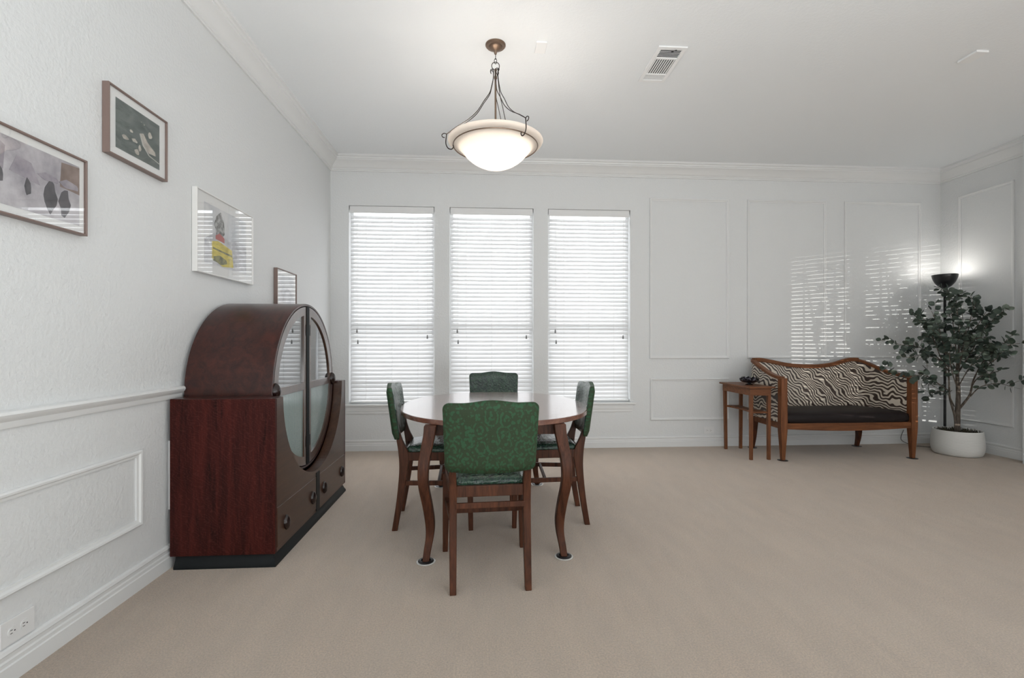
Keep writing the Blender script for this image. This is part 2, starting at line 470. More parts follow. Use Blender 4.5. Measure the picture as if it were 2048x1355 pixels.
    # blind
lbl = ['white wooden blind in the left window, nearest the corner and cabinet',
       'white wooden blind in the middle window, behind the far chair',
       'white wooden blind in the right window, beside the wall panelling']
def blind(i, a, b):
    w2 = (b - a) / 2 - .008
    e = thing('window_blind', lbl[i], 'blind', ((a + b) / 2, YB + .045, WZ0), 0, 'blinds in the three windows')
    hh = WZ1 - WZ0
    MB().box((-w2, -.035, hh - .076), (w2, -.022, hh - .002)).box((-w2, -.022, hh - .05), (w2, .02, hh - .004)).build('head_rail', M_white, e, smooth=0, bevel=.003)
    sl = MB(); n = 45; pitch = .0447; z = .060; wd = .0255; ang = math.radians(57)
    for j in range(n):
        zz = z + pitch * j
        if zz > hh - .075: break
        rs = []
        for t, o in ((-1, 0), (-.5, .0022), (0, .003), (.5, .0022), (1, 0)):
            # room-side edge hangs low
            y = t * wd * math.cos(ang); q = t * wd * math.sin(ang)
            rs.append((y - o * math.sin(ang), zz + q + o * math.cos(ang)))
        th = .0024
        poly = rs + [(y + th * math.sin(ang), q - th * math.cos(ang)) for y, q in rs[::-1]]
        sl.rings([[(x, y, q) for y, q in poly] for x in (-w2 + .004, w2 - .004)])
    sl.build('slats', M_slat, e, smooth=50)
    MB().box((-w2 + .004, -.022, .012), (w2 - .004, .022, .030)).build('bottom_rail', M_white, e, smooth=0, bevel=.003)
    c = MB()
    for x in (-w2 * .62, 0, w2 * .62):
        c.tube([(x, -.024, .02), (x, -.024, hh - .07)], .0011, 5)
    c.build('ladder_cord', M_white, e)
    for (x, zz) in ((-w2 + .075, .81), (-w2 + .085, .69), (w2 - .07, .745)):
        p = MB().tube([(x, -.030, zz), (x, -.034, hh - .08)], .0009, 5)
        co = p.build('pull_cord', M_white, e)
        MB().lathe([(.002, .025), (.006, .015), (.009, -.015), (.007, -.020)], 10, (x, -.030, zz - .02)).build('tassel', M_tassel, co)
M_tassel = mat('grey plastic tassel', (.22, .22, .22), .5)
for i, (a, b) in enumerate(WIN):
    window(i, a, b); blind(i, a, b)

# diagonal bay added unseen behind the viewer; wall and blind shape the light streaks
P0 = Vector((2.634, 1.014, 0)); P1 = Vector((4.15, -1.75, 0)); dd = (P1 - P0); LEN = dd.length; dd.normalize(); nn = Vector((dd.y, -dd.x, 0))
ang_bay = math.atan2(dd.y, dd.x)
wb = MB()
def bayp(u0, u1, z0, z1): wb.box((u0, -.05, z0), (u1, .05, z1))
U0, U1, UM = .88, LEN - .40, 1.70
bayp(0, U0, 0, H); bayp(U1, LEN, 0, H); bayp(U0, U1, 0, .72); bayp(U0, U1, 1.72, H); bayp(UM - .015, UM + .015, .72, 1.72)
o = struct(wb.build('added_bay_wall', M_wall, smooth=0)); o.location = P0; o.rotation_euler = (0, 0, ang_bay)
e = bpy.data.objects.new('window_4', None); COL.objects.link(e); e.location = P0; e.rotation_euler = (0, 0, ang_bay); e['kind'] = 'structure'
sl = MB()
for j in range(40):
    z = .735 + .0245 * j
    for (u0, u1) in ((U0 + .01, UM - .02), (UM + .02, U1 - .01)):
        sl.box((u0, -.012, z), (u1, .012, z + .0196))
sl.build('slats', M_white, e, smooth=0)
c = MB()
for u in (1.10, 1.45, 1.92, LEN - .62):
    MB().box((u, -.004, .73), (u + .012, .004, 1.72)).build('ladder_tape', M_white, e, smooth=0)
# shrub added outside that bay to break the streaks into spots
sb = MB(); RS = random.Random(3)
for i in range(560):
    c_ = Vector((RS.uniform(2.9, 4.3), -2.6 + RS.uniform(-.35, .35), RS.uniform(.55, 1.55)))
    a_ = Vector((RS.uniform(-1, 1), RS.uniform(-.3, .3), RS.uniform(-1, 1))).normalized() * .030; b_ = a_.cross(Vector((0, 1, .2))).normalized() * .018
    sb.add([c_ - a_, c_ + b_, c_ + a_, c_ - b_], [(0, 1, 2, 3)])
for i in range(9):
    sb.tube([(3.6 + RS.uniform(-.1, .1), -2.6, 0), (3.0 + .15*i, -2.6 + RS.uniform(-.2, .2), 1.0), (2.9 + .17*i, -2.6, 1.5)], [.012, .008, .003], 5)
tag(sb.build('dapple_shrub', M_leaf, smooth=0, recalc=False), 'added leafy shrub outside the added bay, dappling the light streaks', 'shrub')

# ------------------------------------------------------------------ dining chairs
def chair(label, x, y, rz, group='green dining chairs round the table'):
    """local +y is the way the sitter faces; origin on the floor between the rear feet"""
    t = thing('dining_chair', label, 'chair', (x, y, 0), rz, group)
    for s in (-1, 1):
        sec = spline([(s*.176, .000, 0, .015, .017), (s*.176, .030, .18, .017, .019), (s*.176, .052, .36, .018, .024), (s*.176, .056, .47, .018, .031),
                      (s*.178, .030, .56, .016, .018), (s*.181, .006, .66, .013, .012), (s*.182, -.014, .76, .010, .006)], 4)
        MB().bar(sec).build('leg', M_chair, t, bevel=.003)
        sec = [(s*.217, .470, 0, .014, .014), (s*.213, .465, .25, .018, .018), (s*.210, .462, .44, .020, .020)]
        MB().bar(sec).build('leg', M_chair, t, bevel=.003)
    # seat frame
    fr = MB()
    za, zb = .432, .484
    fr.box((-.165, .040, za), (.165, .062, zb))
    fr.box((-.192, .452, za), (.192, .474, zb))
    for s in (-1, 1): fr.beam((s*.180, .075, (za+zb)/2), (s*.208, .448, (za+zb)/2), .022, zb - za)
    fr.build('seat_frame', M_chair, t, smooth=0, bevel=.003)
    MB().box((-.165, .026, .382), (.165, .042, .408)).build('stretcher', M_chair, t, smooth=0, bevel=.002)
    for s in (-1, 1):
        MB().beam((s*.177, .055, .292), (s*.211, .452, .292), .016, .028).build('stretcher', M_chair, t, smooth=0, bevel=.002)
    MB().beam((-.195, .27, .292), (.195, .27, .292), .016, .024).build('stretcher', M_chair, t, smooth=0, bevel=.002)
    # padded seat
    rs = []
    for zz, ins in ((.478, .004), (.492, 0), (.505, .004), (.516, .022), (.523, .06), (.527, .11)):
        hw0, hw1, y0, y1 = .172 - ins, .224 - ins, .066 + ins, .482 - ins
        pts = []
        r = .035
        for (cx, cy, a0) in ((hw1 - r, y1 - r, 0), (-(hw1 - r), y1 - r, 90), (-(hw0 - r*.6), y0 + r*.6, 180), (hw0 - r*.6, y0 + r*.6, 270)):
            rr = r if a0 < 180 else r*.6
            for q in range(5):
                an = math.radians(a0 + q * 22.5); pts.append((cx + rr*math.cos(an), cy + rr*math.sin(an), zz))
        rs.append(pts)
    MB().rings(rs).build('seat', M_gvinyl, t, smooth=60)
    # padded back: wraps the posts, bowed crest, curved in plan
    n = 32
    def outline(f):
        top = .886 + .014 * (.5 + .5*math.cos(PI * min(1, abs(f) / .62)))
        c = max(0, abs(f) - .87) / .13; c = 1 - math.sqrt(max(0, 1 - c*c))
        top -= .028 * c
        bot = .566 - .010 * (1 - f*f) + .026 * c
        return top, bot
    def ymid(z): return .006 - .135 * (z - .56)
    rows = 9; front = []; back = []
    for i in range(n + 1):
        f = math.sin((-.5 + i/n) * PI); tp, bt = outline(f); cf = []; cb = []
        hw = .224 * f * (.965 + .035)
        for j in range(rows + 1):
            g = j / rows; z = bt + (tp - bt) * g
            xx = hw * (.955 + .045 * g)
            pad = .5 - .5*math.cos(2*PI*min(.5, max(0, min(g, 1 - g)) * 3)) if g not in (0, 1) else 0
            edge = min(1, (1 - abs(f)) * 8) ** .5
            th = .012 + .016 * min(1, pad + .25) * edge
            yc = ymid(z) - .030 * (1 - f*f) + .016
            cf.append((xx, yc + th * .8, z)); cb.append((xx, yc - th * .8, z))
        front.append(cf); back.append(cb)
    def grid(m, g, flip):
        vs = [p for c in g for p in c]; q = rows + 1; fs = []
        for i in range(n):
            for j in range(rows):
                f4 = (i*q + j, (i+1)*q + j, (i+1)*q + j + 1, i*q + j + 1)
                fs.append(f4[::-1] if flip else f4)
        m.add(vs, fs)
    mb = MB(); mb.cur = 1; grid(mb, front, True); mb.cur = 0; grid(mb, back, False)
    # rim joins front and back
    rimf = [front[i][0] for i in range(n+1)] + [front[n][j] for j in range(1, rows+1)] + [front[i][rows] for i in range(n-1, -1, -1)] + [front[0][j] for j in range(rows-1, 0, -1)]
    rimb = [back[i][0] for i in range(n+1)] + [back[n][j] for j in range(1, rows+1)] + [back[i][rows] for i in range(n-1, -1, -1)] + [back[0][j] for j in range(rows-1, 0, -1)]
    nr = len(rimf); vs = rimf + rimb; mb.cur = 0
    mb.add(vs, [(i, (i+1) % nr, nr + (i+1) % nr, nr + i) for i in range(nr)])
    o = mb.build('backrest', [M_damask, M_gvinyl], t, smooth=60, recalc=False)
    bm = bmesh.new(); bm.from_mesh(o.data); bmesh.ops.remove_doubles(bm, verts=bm.verts, dist=1e-5); bmesh.ops.recalc_face_normals(bm, faces=bm.faces); bm.to_mesh(o.data); bm.free()
    return t
def copy_tree(o):
    c = o.copy(); COL.objects.link(c)
    for ch in o.children:
        d = ch.copy(); COL.objects.link(d); d.parent = c
    return c
c0 = chair('green dining chair nearest the viewer, seen from behind, damask back', .044, 2.245, math.radians(3.6))
def place(lb, x, y, rz):
    c = copy_tree(c0); c.location = (x, y, 0); c.rotation_euler = (0, 0, rz); c['label'] = lb
place('green dining chair on the cabinet side of the table, facing right', -.543, 3.195, math.radians(-88))
place('green dining chair on the right side of the table, facing left', .681, 3.22, math.radians(88.5))
place('green dining chair at the far side of the table, by the windows', .112, 4.40, math.radians(180))

# ------------------------------------------------------------------ dining table
TX, TY, TZ = .085, 3.27, .75
t = thing('dining_table', 'polished dark wood oval dining table with four curved legs', 'table', (TX, TY, 0))
def oval(ax, ay, z, n=72, p=2.25):
    out = []
    for i in range(n):
        a = 2*PI*i/n; c, s = math.cos(a), math.sin(a)
        out.append((ax*math.copysign(abs(c)**(2/p), c), ay*math.copysign(abs(s)**(2/p), s), z))
    return out
mb = MB().rings([oval(.600, .762, TZ-.030), oval(.611, .770, TZ-.026), oval(.611, .770, TZ-.003), oval(.607, .766, TZ)])
mb.build('tabletop', M_tabtop, t, smooth=30)
ap = MB(); rs = []
for (hx, hy, z) in ((.36, .62, .655), (.36, .62, TZ-.028)): rs.append([(hx*a, hy*b, z) for a, b in ((-1,-1),(1,-1),(1,1),(-1,1))])
ap.rings(rs); ap.build('apron', M_chair, t, smooth=0, bevel=.003)
FEET = [(-.379, -.700), (.362, -.685), (.372, .655), (-.416, .652)]
for fx, fy in FEET:
    L2 = math.hypot(.62, .78); ux, uy = math.copysign(.62, fx), math.copysign(.78, fy); ux /= 1.0; 
    sec = []
    for e_, z, hw, hd in ((0, .006, .018, .018), (-.012, .06, .019, .019), (-.030, .13, .021, .022), (-.032, .20, .024, .025), (-.012, .30, .025, .027), (.012, .39, .026, .028),
                          (.020, .46, .027, .030), (.012, .54, .029, .032), (-.008, .61, .030, .030), (-.026, .67, .031, .030), (-.034, TZ-.028, .032, .030)):
        sec.append((fx + ux*e_, fy + uy*e_, z, hw, hd))
    MB().bar(spline(sec, 4), 0).build('leg', M_chair, t, bevel=.004)
cl = ['clear rimmed black coaster under the near left table leg', 'clear rimmed black coaster under the near right table leg',
      'clear rimmed black coaster under the far right table leg', 'clear rimmed black coaster under the far left table leg']
for (fx, fy), lb in zip(FEET, cl):
    k_ = thing('furniture_coaster', lb, 'coaster', (TX + fx, TY + fy, 0), 0, 'coasters under the table legs')
    MB().lathe([(.046, 0), (.050, .002), (.050, .004), (.046, .005)], 40).build('rim', M_rim, k_)
    MB().lathe([(.041, .004), (.042, .008), (.036, .011), (.026, .012), (.024, .006)], 40).build('cup', M_coaster, k_)

# ------------------------------------------------------------------ pendant light
PX, PY = .094, 3.22
t = thing('pendant_light', 'lit frosted bowl pendant on bronze rods over the dining table', 'pendant light', (PX, PY, 0))
MB().lathe([(.068, H), (.068, H-.006), (.061, H-.014), (.046, H-.016), (.045, H-.024), (.030, H-.034), (.012, H-.040), (.008, H-.062), (.004, H-.066)], 40).build('canopy', M_bronze, t)
ch = MB()
def link(z0, z1, w_, ax):
    pts = []
    for i in range(16):
        a = 2*PI*i/16; u = w_*math.cos(a); z = (z0+z1)/2 + (z1-z0)/2*math.sin(a)
        pts.append((u if ax else 0, 0 if ax else u, z))
    ch.tube(pts, .0022, 6, closed=True)
link(H-.098, H-.062, .008, 0); link(H-.128, H-.092, .008, 1)
ch.build('chain', M_iron, t)
rg = MB(); zc = 3.030 - .012
rg.tube([(.026*math.cos(a), 0, zc + .026*math.sin(a)) for a in [2*PI*i/24 for i in range(24)]], .0026, 6, closed=True)
rg.build('loop', M_iron, t)
MB().lathe([(.005, 3.0), (.010, 2.992), (.006, 2.975), (.006, 2.955), (.011, 2.945), (.011, 2.935), (.0065, 2.925), (.0065, 2.47), (.012, 2.45), (.012, 2.42)], 16).build('stem', M_bronze, t)
PZ = 2.488
bw = [(.004, 2.330), (.05, 2.335), (.10, 2.349), (.145, 2.372), (.185, 2.402), (.212, 2.430), (.232, 2.455), (.252, 2.473), (.275, 2.483), (.298, 2.490), (.312, 2.500), (.318, 2.512)]
pr = spline(bw, 3)
mbw = MB().lathe(pr + [(r - .005, z + .004) for r, z in pr[::-1] if r > .006], 72, caps=False)
mbw.build('glass_bowl', M_bowl, t, smooth=60)
MB().tube([(.282*math.cos(a), .282*math.sin(a), PZ - .010) for a in [2*PI*i/72 for i in range(72)]], .0036, 8, closed=True).build('ring', M_bronze, t)
for ai in (-88.0, 33.0, 152.0):       # hook arms; 0 deg looks towards the viewer
    a = math.radians(ai); dx, dy = math.sin(a), -math.cos(a); px, py = -dy, dx
    mb = MB()
    for s in (-1, 1):
        k2 = []
        for r, z, o in ((.030, 2.965, 0), (.034, 2.985, .4), (.022, 2.990, .5), (.014, 2.975, .6), (.016, 2.93, .7), (.026, 2.88, .8), (.040, 2.83, .95), (.080, 2.77, 1), (.125, 2.70, 1), (.19, 2.64, .9), (.26, 2.595, .6), (.325, 2.548, .15)):
            k2.append((dx*r + px*s*.016*o, dy*r + py*s*.016*o, z))
        mb.tube(spline(k2, 4), .0026, 6)
    hk = [(.325, 2.548), (.342, 2.552), (.356, 2.542), (.352, 2.528), (.338, 2.524)]
    mb.tube(spline([(dx*r, dy*r, z) for r, z in hk], 5), .003, 6)
    hk = [(.325, 2.548), (.330, 2.505), (.328, 2.475), (.312, 2.452), (.290, 2.450), (.280, 2.466), (.284, 2.478)]
    mb.tube(spline([(dx*r, dy*r, z) for r, z in hk], 5), .0036, 6)
    mb.build('hook_arm', M_iron, t)
for bx, by in ((-.10, -.02), (.10, -.02), (0, .10)):
    MB().lathe([(.003, 2.44), (.016, 2.445), (.024, 2.46), (.020, 2.48), (.012, 2.49)], 16, (bx, by, 0)).build('bulb', M_white, t)
    ld = bpy.data.lights.new('pendant_bulb', 'POINT'); ld.energy = 3.0; ld.color = (1, .95, .88); ld.shadow_soft_size = .03
    lo = bpy.data.objects.new('pendant_bulb', ld); COL.objects.link(lo); lo.parent = t; lo.location = (bx, by, 2.415)

# ------------------------------------------------------------------ round-topped display cabinet
CX0, CX1, CY0, CY1, CZ = -1.594, -1.07, 2.565, 3.850, .872
CY, CC, RD = 3.215, .885, .530
t = thing('display_cabinet', 'dark red wood display cabinet with round glazed doors above two drawers', 'cabinet', (CX0, CY0, 0))
def cab(v): return (v[0] - CX0, v[1] - CY0, v[2])
class CM(MB):
    def add(s, vs, fs): return MB.add(s, [cab(v) for v in vs], fs)
# flared plinth
pl = CM(); rs = []
for z, o in ((0, .004), (.012, .004), (.03, -.006), (.05, -.014), (.066, -.016)):
    rs.append([(CX0 + .02, CY0 - o, z), (CX1 + o, CY0 - o, z), (CX1 + o, CY1 + o, z), (CX0 + .02, CY1 + o, z)])
pl.rings(rs); pl.build('plinth', M_ebony, t, smooth=60)
# lower case: sides, back, bottom, top shoulders
b_ = CM().box((CX0, CY0, .066), (CX1, CY0 + .022, CZ)).box((CX0, CY1 - .022, .066), (CX1, CY1, CZ)).box((CX0, CY0 + .022, .066), (CX0 + .01, CY1 - .022, CZ)).box((CX0 + .01, CY0 + .022, .066), (CX1 - .022, CY1 - .022, .085))
b_.build('case', M_mahog, t, smooth=0, bevel=.002)
for (y0, y1) in ((CY0 + .001, CY - RD), (CY + RD, CY1 - .001)):
    CM().box((CX0, y0, CZ - .012), (CX1 - .022, y1, CZ + .002)).build('shoulder', M_mahog_y, t, smooth=0, bevel=.002)
# front panel with half-round cutout
RC = .547
def fx(u, v, d): return (d, u, v)
arc = [(CY + RC*math.cos(a), CC + RC*math.sin(a)) for a in [math.radians(-1.3 - (177.4)*i/48) for i in range(49)]]
poly = [(CY0, .300), (CY0, CZ + .001)] + [(p[0], min(p[1], CZ + .001)) for p in arc[::-1]] + [(CY1, CZ + .001), (CY1, .300)]
# strips between the arc and the bottom line keep the faces clean
fp = CM(); seg = [(CY0, CZ + .001), (arc[-1][0], CZ + .001)]
ar = arc[::-1]
def quadbox(ya, za, yb, zb):
    fp.rings([[(CX1 - .064, ya, .302), (CX1, ya, .302), (CX1, ya, za), (CX1 - .064, ya, za)],
              [(CX1 - .064, yb, .302), (CX1, yb, .302), (CX1, yb, zb), (CX1 - .064, yb, zb)]], False, False)
cols = [(CY0 + .022, CZ + .001), (ar[0][0], CZ + .001)] + [(y, min(z, CZ + .001)) for y, z in ar] + [(CY1 - .022, CZ + .001)]
cols2 = [cols[0], cols[1]] + [c for c in cols[2:-1]] + [(ar[-1][0], CZ + .001), cols[-1]]
for (a, b) in zip(cols2, cols2[1:]):
    quadbox(a[0], a[1], b[0] + 1e-6, b[1])
fp.build('front_panel', M_mahog_f, t, smooth=25)
CM().box((CX1 - .022, CY0 + .022, .066), (CX1 - .001, CY1 - .022, .302)).build('lower_rail', M_mahog_f, t, smooth=0, bevel=.002)
CM().box((CX1 - .004, CY - .032, .070), (CX1 + .004, CY + .032, .322)).build('centre_stile', M_ebony, t, smooth=0, bevel=.002)
def knob_mesh(y, z, x, h=.042, w_=.030, d=.024):
    k = CM(); rs = []
    for i in range(9):
        q = i / 8; s = math.cos(q * PI / 2) ** .8 if i < 8 else .02
        ring = []
        for j in range(24):
            a = 2*PI*j/24; cy, cz = math.cos(a), math.sin(a)
            zz = h * s * cz; yy = w_ * s * math.copysign(abs(cy) ** 1.0, cy) * (1 - .65 * abs(cz)**2)
            ring.append((x + d * math.sin(q * PI / 2), y + yy, z + zz))
        rs.append(ring)
    return k.rings(rs)
for y0, y1, kn in ((CY0 + .026, CY - .034, (2.70, 3.115)), (CY + .034, CY1 - .026, (3.335, 3.745))):
    dr = CM().box((CX1 - .006, y0, .088), (CX1 + .002, y1, .296)).build('drawer', M_mahog_f, t, smooth=0, bevel=.002)
    for ky in kn: knob_mesh(ky, .182, CX1 + .001).build('knob', M_knob, dr, smooth=60)
# drum: tube shell with the arch
XF = -1.134
dm = CM(); rs_o = []; seg_n = 96
def circ(r, x): return [(x, CY + r*math.cos(2*PI*i/seg_n), CC + r*math.sin(2*PI*i/seg_n)) for i in range(seg_n)]
dm.rings([circ(RD - .016, XF - .01), circ(RD - .014, XF), circ(RD - .002, XF), circ(RD, XF - .003), circ(RD, CX0), circ(RD - .016, CX0)], False, False, closed=True)
dm.build('arched_case', M_mahog_y, t, smooth=30)
CM().rings([circ(RD - .017, CX0 + .002), circ(RD - .017, CX0 + .010)]).build('back_board', M_mahog_f, t)
CM().box((CX0 + .012, CY - .49, CC - .012), (XF - .05, CY + .49, CC + .006)).build('shelf', M_mahog_f, t, smooth=0)
CM().box((CX0 + .012, CY - .42, CC + .235), (XF - .05, CY + .42, CC + .245)).build('shelf', M_mahog_f, t, smooth=0)
# fluted centre post
cp = CM()
for q in range(3): cp.box((XF - .02, CY - .021 + .0145*q, CC - RD + .02), (XF + .006, CY - .021 + .0145*q + .012, CC + RD - .018))
cp.build('centre_post', M_ebony, t, smooth=0, bevel=.003)
def halfdisc(r, ycut, n=40):
    """points of the part of a circle of radius r with y >= ycut (relative)"""
    a0 = math.acos(ycut / r)
    return [(r*math.cos(a), r*math.sin(a)) for a in [-a0 + 2*a0*i/n for i in range(n+1)]]
for s in (-1, 1):
    ro, ri = .510, .455; yc, yi = .024, .062
    P = halfdisc(ro, yc); Q = halfdisc(ri, yi)
    d_ = CM()
    rA = [(CY + s*y, CC + z) for y, z in P]; rB = [(CY + s*y, CC + z) for y, z in Q]
    n = len(rA)
    loop = lambda r, x: [(x, y, z) for y, z in r]
    xb, xt = XF - .018, XF
    vs = loop(rA, xt) + loop(rB, xt) + loop(rA, xb) + loop(rB, xb); fs = []
    for i in range(n):
        j = (i + 1) % n
        fs += [(i, j, n + j, n + i), (2*n + i, 3*n + i, 3*n + j, 2*n + j), (i, 2*n + i, 2*n + j, j), (n + i, n + j, 3*n + j, 3*n + i)]
    d_.add(vs, fs)
    dob = d_.build('door', M_door, t, smooth=30)
    ye = .5
    CM().box((XF - .016, min(CY + s*yc, CY + s*.505), CC - .024), (XF - .001, max(CY + s*yc, CY + s*.505), CC + .024)).build('crossbar', M_door, dob, smooth=0, bevel=.002)
    up = [p for p in Q if p[1] > .022]; lo_ = [p for p in Q if p[1] < -.022]
    def pane(pts, m_, close):
        pts = close + pts
        CM().prism([(CY + s*y, CC + z) for y, z in pts], fx, XF - .013, XF - .009).build('pane', m_, dob, smooth=0)
    pane(up, M_cglass, [(yi, .022), (math.sqrt(ri**2 - .022**2), .022)])
    pane(lo_, M_ribbed, [(yi, -.022)]) if False else pane(lo_ + [(math.sqrt(ri**2 - .022**2), -.022)], M_ribbed, [(yi, -.022)])
    knob_mesh(CY + s*.497, CC + .010, XF, .046, .034, .030).build('knob', M_knob, dob, smooth=60)
    for zz in (.36, -.36):
        CM().box((XF - .002, CY + s*.024 - .004, CC + zz - .035), (XF + .005, CY + s*.024 + .010*s + .004, CC + zz + .035)).build('hinge', M_ebony, dob, smooth=0)

# ------------------------------------------------------------------ framed pictures
def tri_print(name, shapes, parent, w_, h_):
    """a flat print: base sheet plus flat painted shapes, one mesh; shapes = (material index, polygon in 0..1)"""
def pict(y0, y1, z0, z1, frame_m, label, mats, base_m, shapes, matw=(.05, .04), fw=.008, dp=.030, grp='framed pictures on the left wall'):
    t = thing('framed_picture', label, 'picture', (XL, (y0 + y1)/2, z0), 0, grp)
    w_ = (y1 - y0)/2; h_ = z1 - z0
    f = MB()
    prof = [(0, .002), (0, dp - .001), (.0015, dp), (fw - .0015, dp), (fw, dp - .002), (fw, .004)]
    rs = []
    for (u, v, su, sv) in ((-w_, 0, 1, 1), (w_, 0, -1, 1), (w_, h_, -1, -1), (-w_, h_, 1, -1)):
        rs.append([(o, u + su*i, v + sv*i) for i, o in prof])
    f.rings(rs, closed=True); f.build('frame', frame_m, t, smooth=25)
    MB().box((.004, -w_ + fw, fw), (dp - .010, w_ - fw, h_ - fw)).build('mount', M_mat, t, smooth=0)
    a, b = matw
    p = MB(); xb = dp - .0095
    p.box((xb, -w_ + a, b), (xb + .0003, w_ - a, h_ - b))
    W2, H2 = 2*(w_ - a), h_ - 2*b
    for n_, (mi, poly) in enumerate(shapes):
        p.cur = mi
        p.prism([(-w_ + a + u*W2, b + v*H2) for u, v in poly], lambda u, v, d: (d, u, v), xb + .0003, xb + .0006 + .00012*n_)
    p.build('print', [base_m] + mats, t, smooth=0)
    MB().box((dp - .006, -w_ + fw, fw), (dp - .004, w_ - fw, h_ - fw)).build('glass', M_pglass, t, smooth=0)
    return t
def wash(name, stops, scale, stretch=(1, 1, 1), dist=0):
    m = mat(name, (.5,.5,.5), .7)
    L(m, ramp(m, noise(m, coords(m, stretch), scale, 5, .6, dist), stops), bsdf(m).inputs['Base Color']); return m
P_grey = wash('lavender grey wash', [(.35, (.30, .28, .31)), (.62, (.55, .53, .55))], 9)
P_grey2 = wash('mauve grey wash', [(.35, (.22, .20, .23)), (.62, (.40, .36, .40))], 14)
P_dark = wash('charcoal wash', [(.35, (.035, .035, .042)), (.62, (.12, .11, .12))], 14)
P_brown = wash('dusty brown wash', [(.35, (.16, .11, .09)), (.62, (.30, .22, .19))], 12)
P_teal = wash('dark grey green wash', [(.35, (.045, .065, .062)), (.65, (.14, .165, .155))], 10, (1, 1, 2.5), .6)
P_pale = wash('pale cream blotch', [(.35, (.30, .27, .24)), (.62, (.58, .54, .48))], 22)
P_line = mat('pale line', (.5, .5, .46), .7)
P_hill = wash('grey watercolour', [(.3, (.30, .30, .32)), (.6, (.62, .62, .64))], 7, (1, 1, 1.6), .5)
P_sky = wash('pale watercolour sky', [(.3, (.48, .50, .53)), (.6, (.70, .70, .70))], 6)
P_yel = wash('yellow field wash', [(.3, (.42, .34, .03)), (.6, (.72, .60, .08))], 14, (1, 1, 3))
P_tree = wash('tree wash', [(.4, (.08, .08, .07)), (.6, (.40, .40, .40))], 40)
P_red = mat('barn red', (.42, .08, .07), .7)
P_grn = wash('olive wash', [(.4, (.08, .09, .03)), (.6, (.28, .26, .08))], 30)
def blob(cx, cy, rx, ry, n=10, ph=0.):
    return [(cx + rx*math.cos(2*PI*i/n)*(1 + .18*math.sin(3*i + ph)), cy + ry*math.sin(2*PI*i/n)*(1 + .18*math.cos(2*i + ph))) for i in range(n)]
# a plain stand-in: pale ground with soft grey, brown and charcoal patches
pict(1.648, 2.048, 1.592, 1.896, M_rose, 'brown framed picture in lavender greys, cut by the left edge of view',
     [P_grey2, P_dark, P_brown], P_grey,
     [(1, [(0, .55), (.10, .50), (.12, .85), (0, .95)]), (1, [(.16, .52), (.50, .45), (.40, .74), (.24, .78)]), (3, [(.74, .55), (1, .52), (1, .98), (.76, .95)]),
      (2, blob(.05, .42, .05, .14)), (2, blob(.36, .36, .035, .13)), (2, blob(.62, .33, .08, .24, 12, 1)), (2, blob(.80, .30, .07, .22, 12, 2)), (1, blob(.60, .62, .12, .06)), (1, blob(.86, .62, .12, .07))],
     (.030, .035))
pict(2.158, 2.545, 1.978, 2.282, M_rose, 'brown framed picture of dark grey green water with pale birds, hung highest',
     [P_pale, P_line], P_teal,
     [(1, blob(.33, .50, .035, .03)), (1, blob(.20, .30, .07, .045, 9, 1)), (1, blob(.40, .34, .06, .04, 9, 2)), (1, blob(.45, .13, .05, .06, 9, 3)), (1, blob(.52, .24, .03, .07, 9, 1)),
      (1, [(.52, .56), (.60, .60), (.70, .46), (.88, .34), (.90, .26), (.74, .24), (.58, .34)]), (1, blob(.76, .64, .045, .07, 9, 1)), (1, blob(.55, .82, .012, .012, 6)), (1, blob(.62, .80, .012, .012, 6)),
      (2, [(.51, .55), (.53, .55), (.60, .36), (.74, .20), (1, .14), (1, .125), (.73, .185), (.58, .34)])],
     (.050, .042))
pict(2.796, 3.462, 1.565, 2.040, M_wframe, 'white framed watercolour of a yellow field and red barn',
     [P_hill, P_yel, P_tree, P_red, P_grn], P_sky,
     [(1, [(0, .40), (.30, .62), (.55, .50), (.78, .58), (1, .52), (1, .02), (0, .02)]), (3, blob(.33, .70, .11, .22, 14)), (2, [(.16, .12), (.16, .40), (.30, .44), (.62, .36), (.66, .06), (.40, .02)]),
      (5, blob(.34, .12, .16, .07, 12)), (4, [(.24, .46), (.24, .52), (.33, .58), (.44, .52), (.44, .44)]), (5, [(.18, .28), (.62, .24), (.62, .27), (.18, .31)])],
     (.085, .060), .007)
pict(3.857, 4.254, 1.449, 1.752, M_rose, 'brown framed pale picture, farthest along the left wall, above the cabinet',
     [P_hill], P_sky, [(1, [(0, 0), (1, 0), (1, .4), (.5, .55), (0, .35)])], (.045, .040))

# ------------------------------------------------------------------ outlets
def outlet(label, loc, rz, w_=.116, h_=.076):
    t = thing('wall_outlet', label, 'outlet', loc, rz, 'white outlets on the walls')
    MB().box((-w_/2, -.006, -h_/2), (w_/2, 0, h_/2)).build('plate', M_white, t, smooth=0, bevel=.002)
    for s in (-1, 1):
        rc = MB().prism([(s*w_*.18 + .0155*math.cos(a)*1.0, .0135*max(-1, min(1, 1.25*math.sin(a)))) for a in [2*PI*i/24 for i in range(24)]], lambda u, v, d: (u, d, v), -.0085, -.004).build('socket', M_white, t, smooth=30)
        sl = MB()
        sl.box((s*w_*.18 - .009, -.0092, .0045), (s*w_*.18 - .001, -.0080, .0065)); sl.box((s*w_*.18 - .009, -.0092, -.0065), (s*w_*.18 - .001, -.0080, -.0045)); sl.box((s*w_*.18 + .005, -.0092, -.002), (s*w_*.18 + .009, -.0080, .002))
        sl.build('slot', M_dark, rc, smooth=0)
    MB().lathe([(.0025, -.0065), (.0025, -.0072)], 10).build('screw', M_rim, t) if False else None
outlet('white duplex outlet low on the left wall at the frame edge', (XL, 1.782, .169), math.radians(90), .125, .086)
outlet('white outlet on the window wall left of the side table', (2.561, YB, .178), 0)
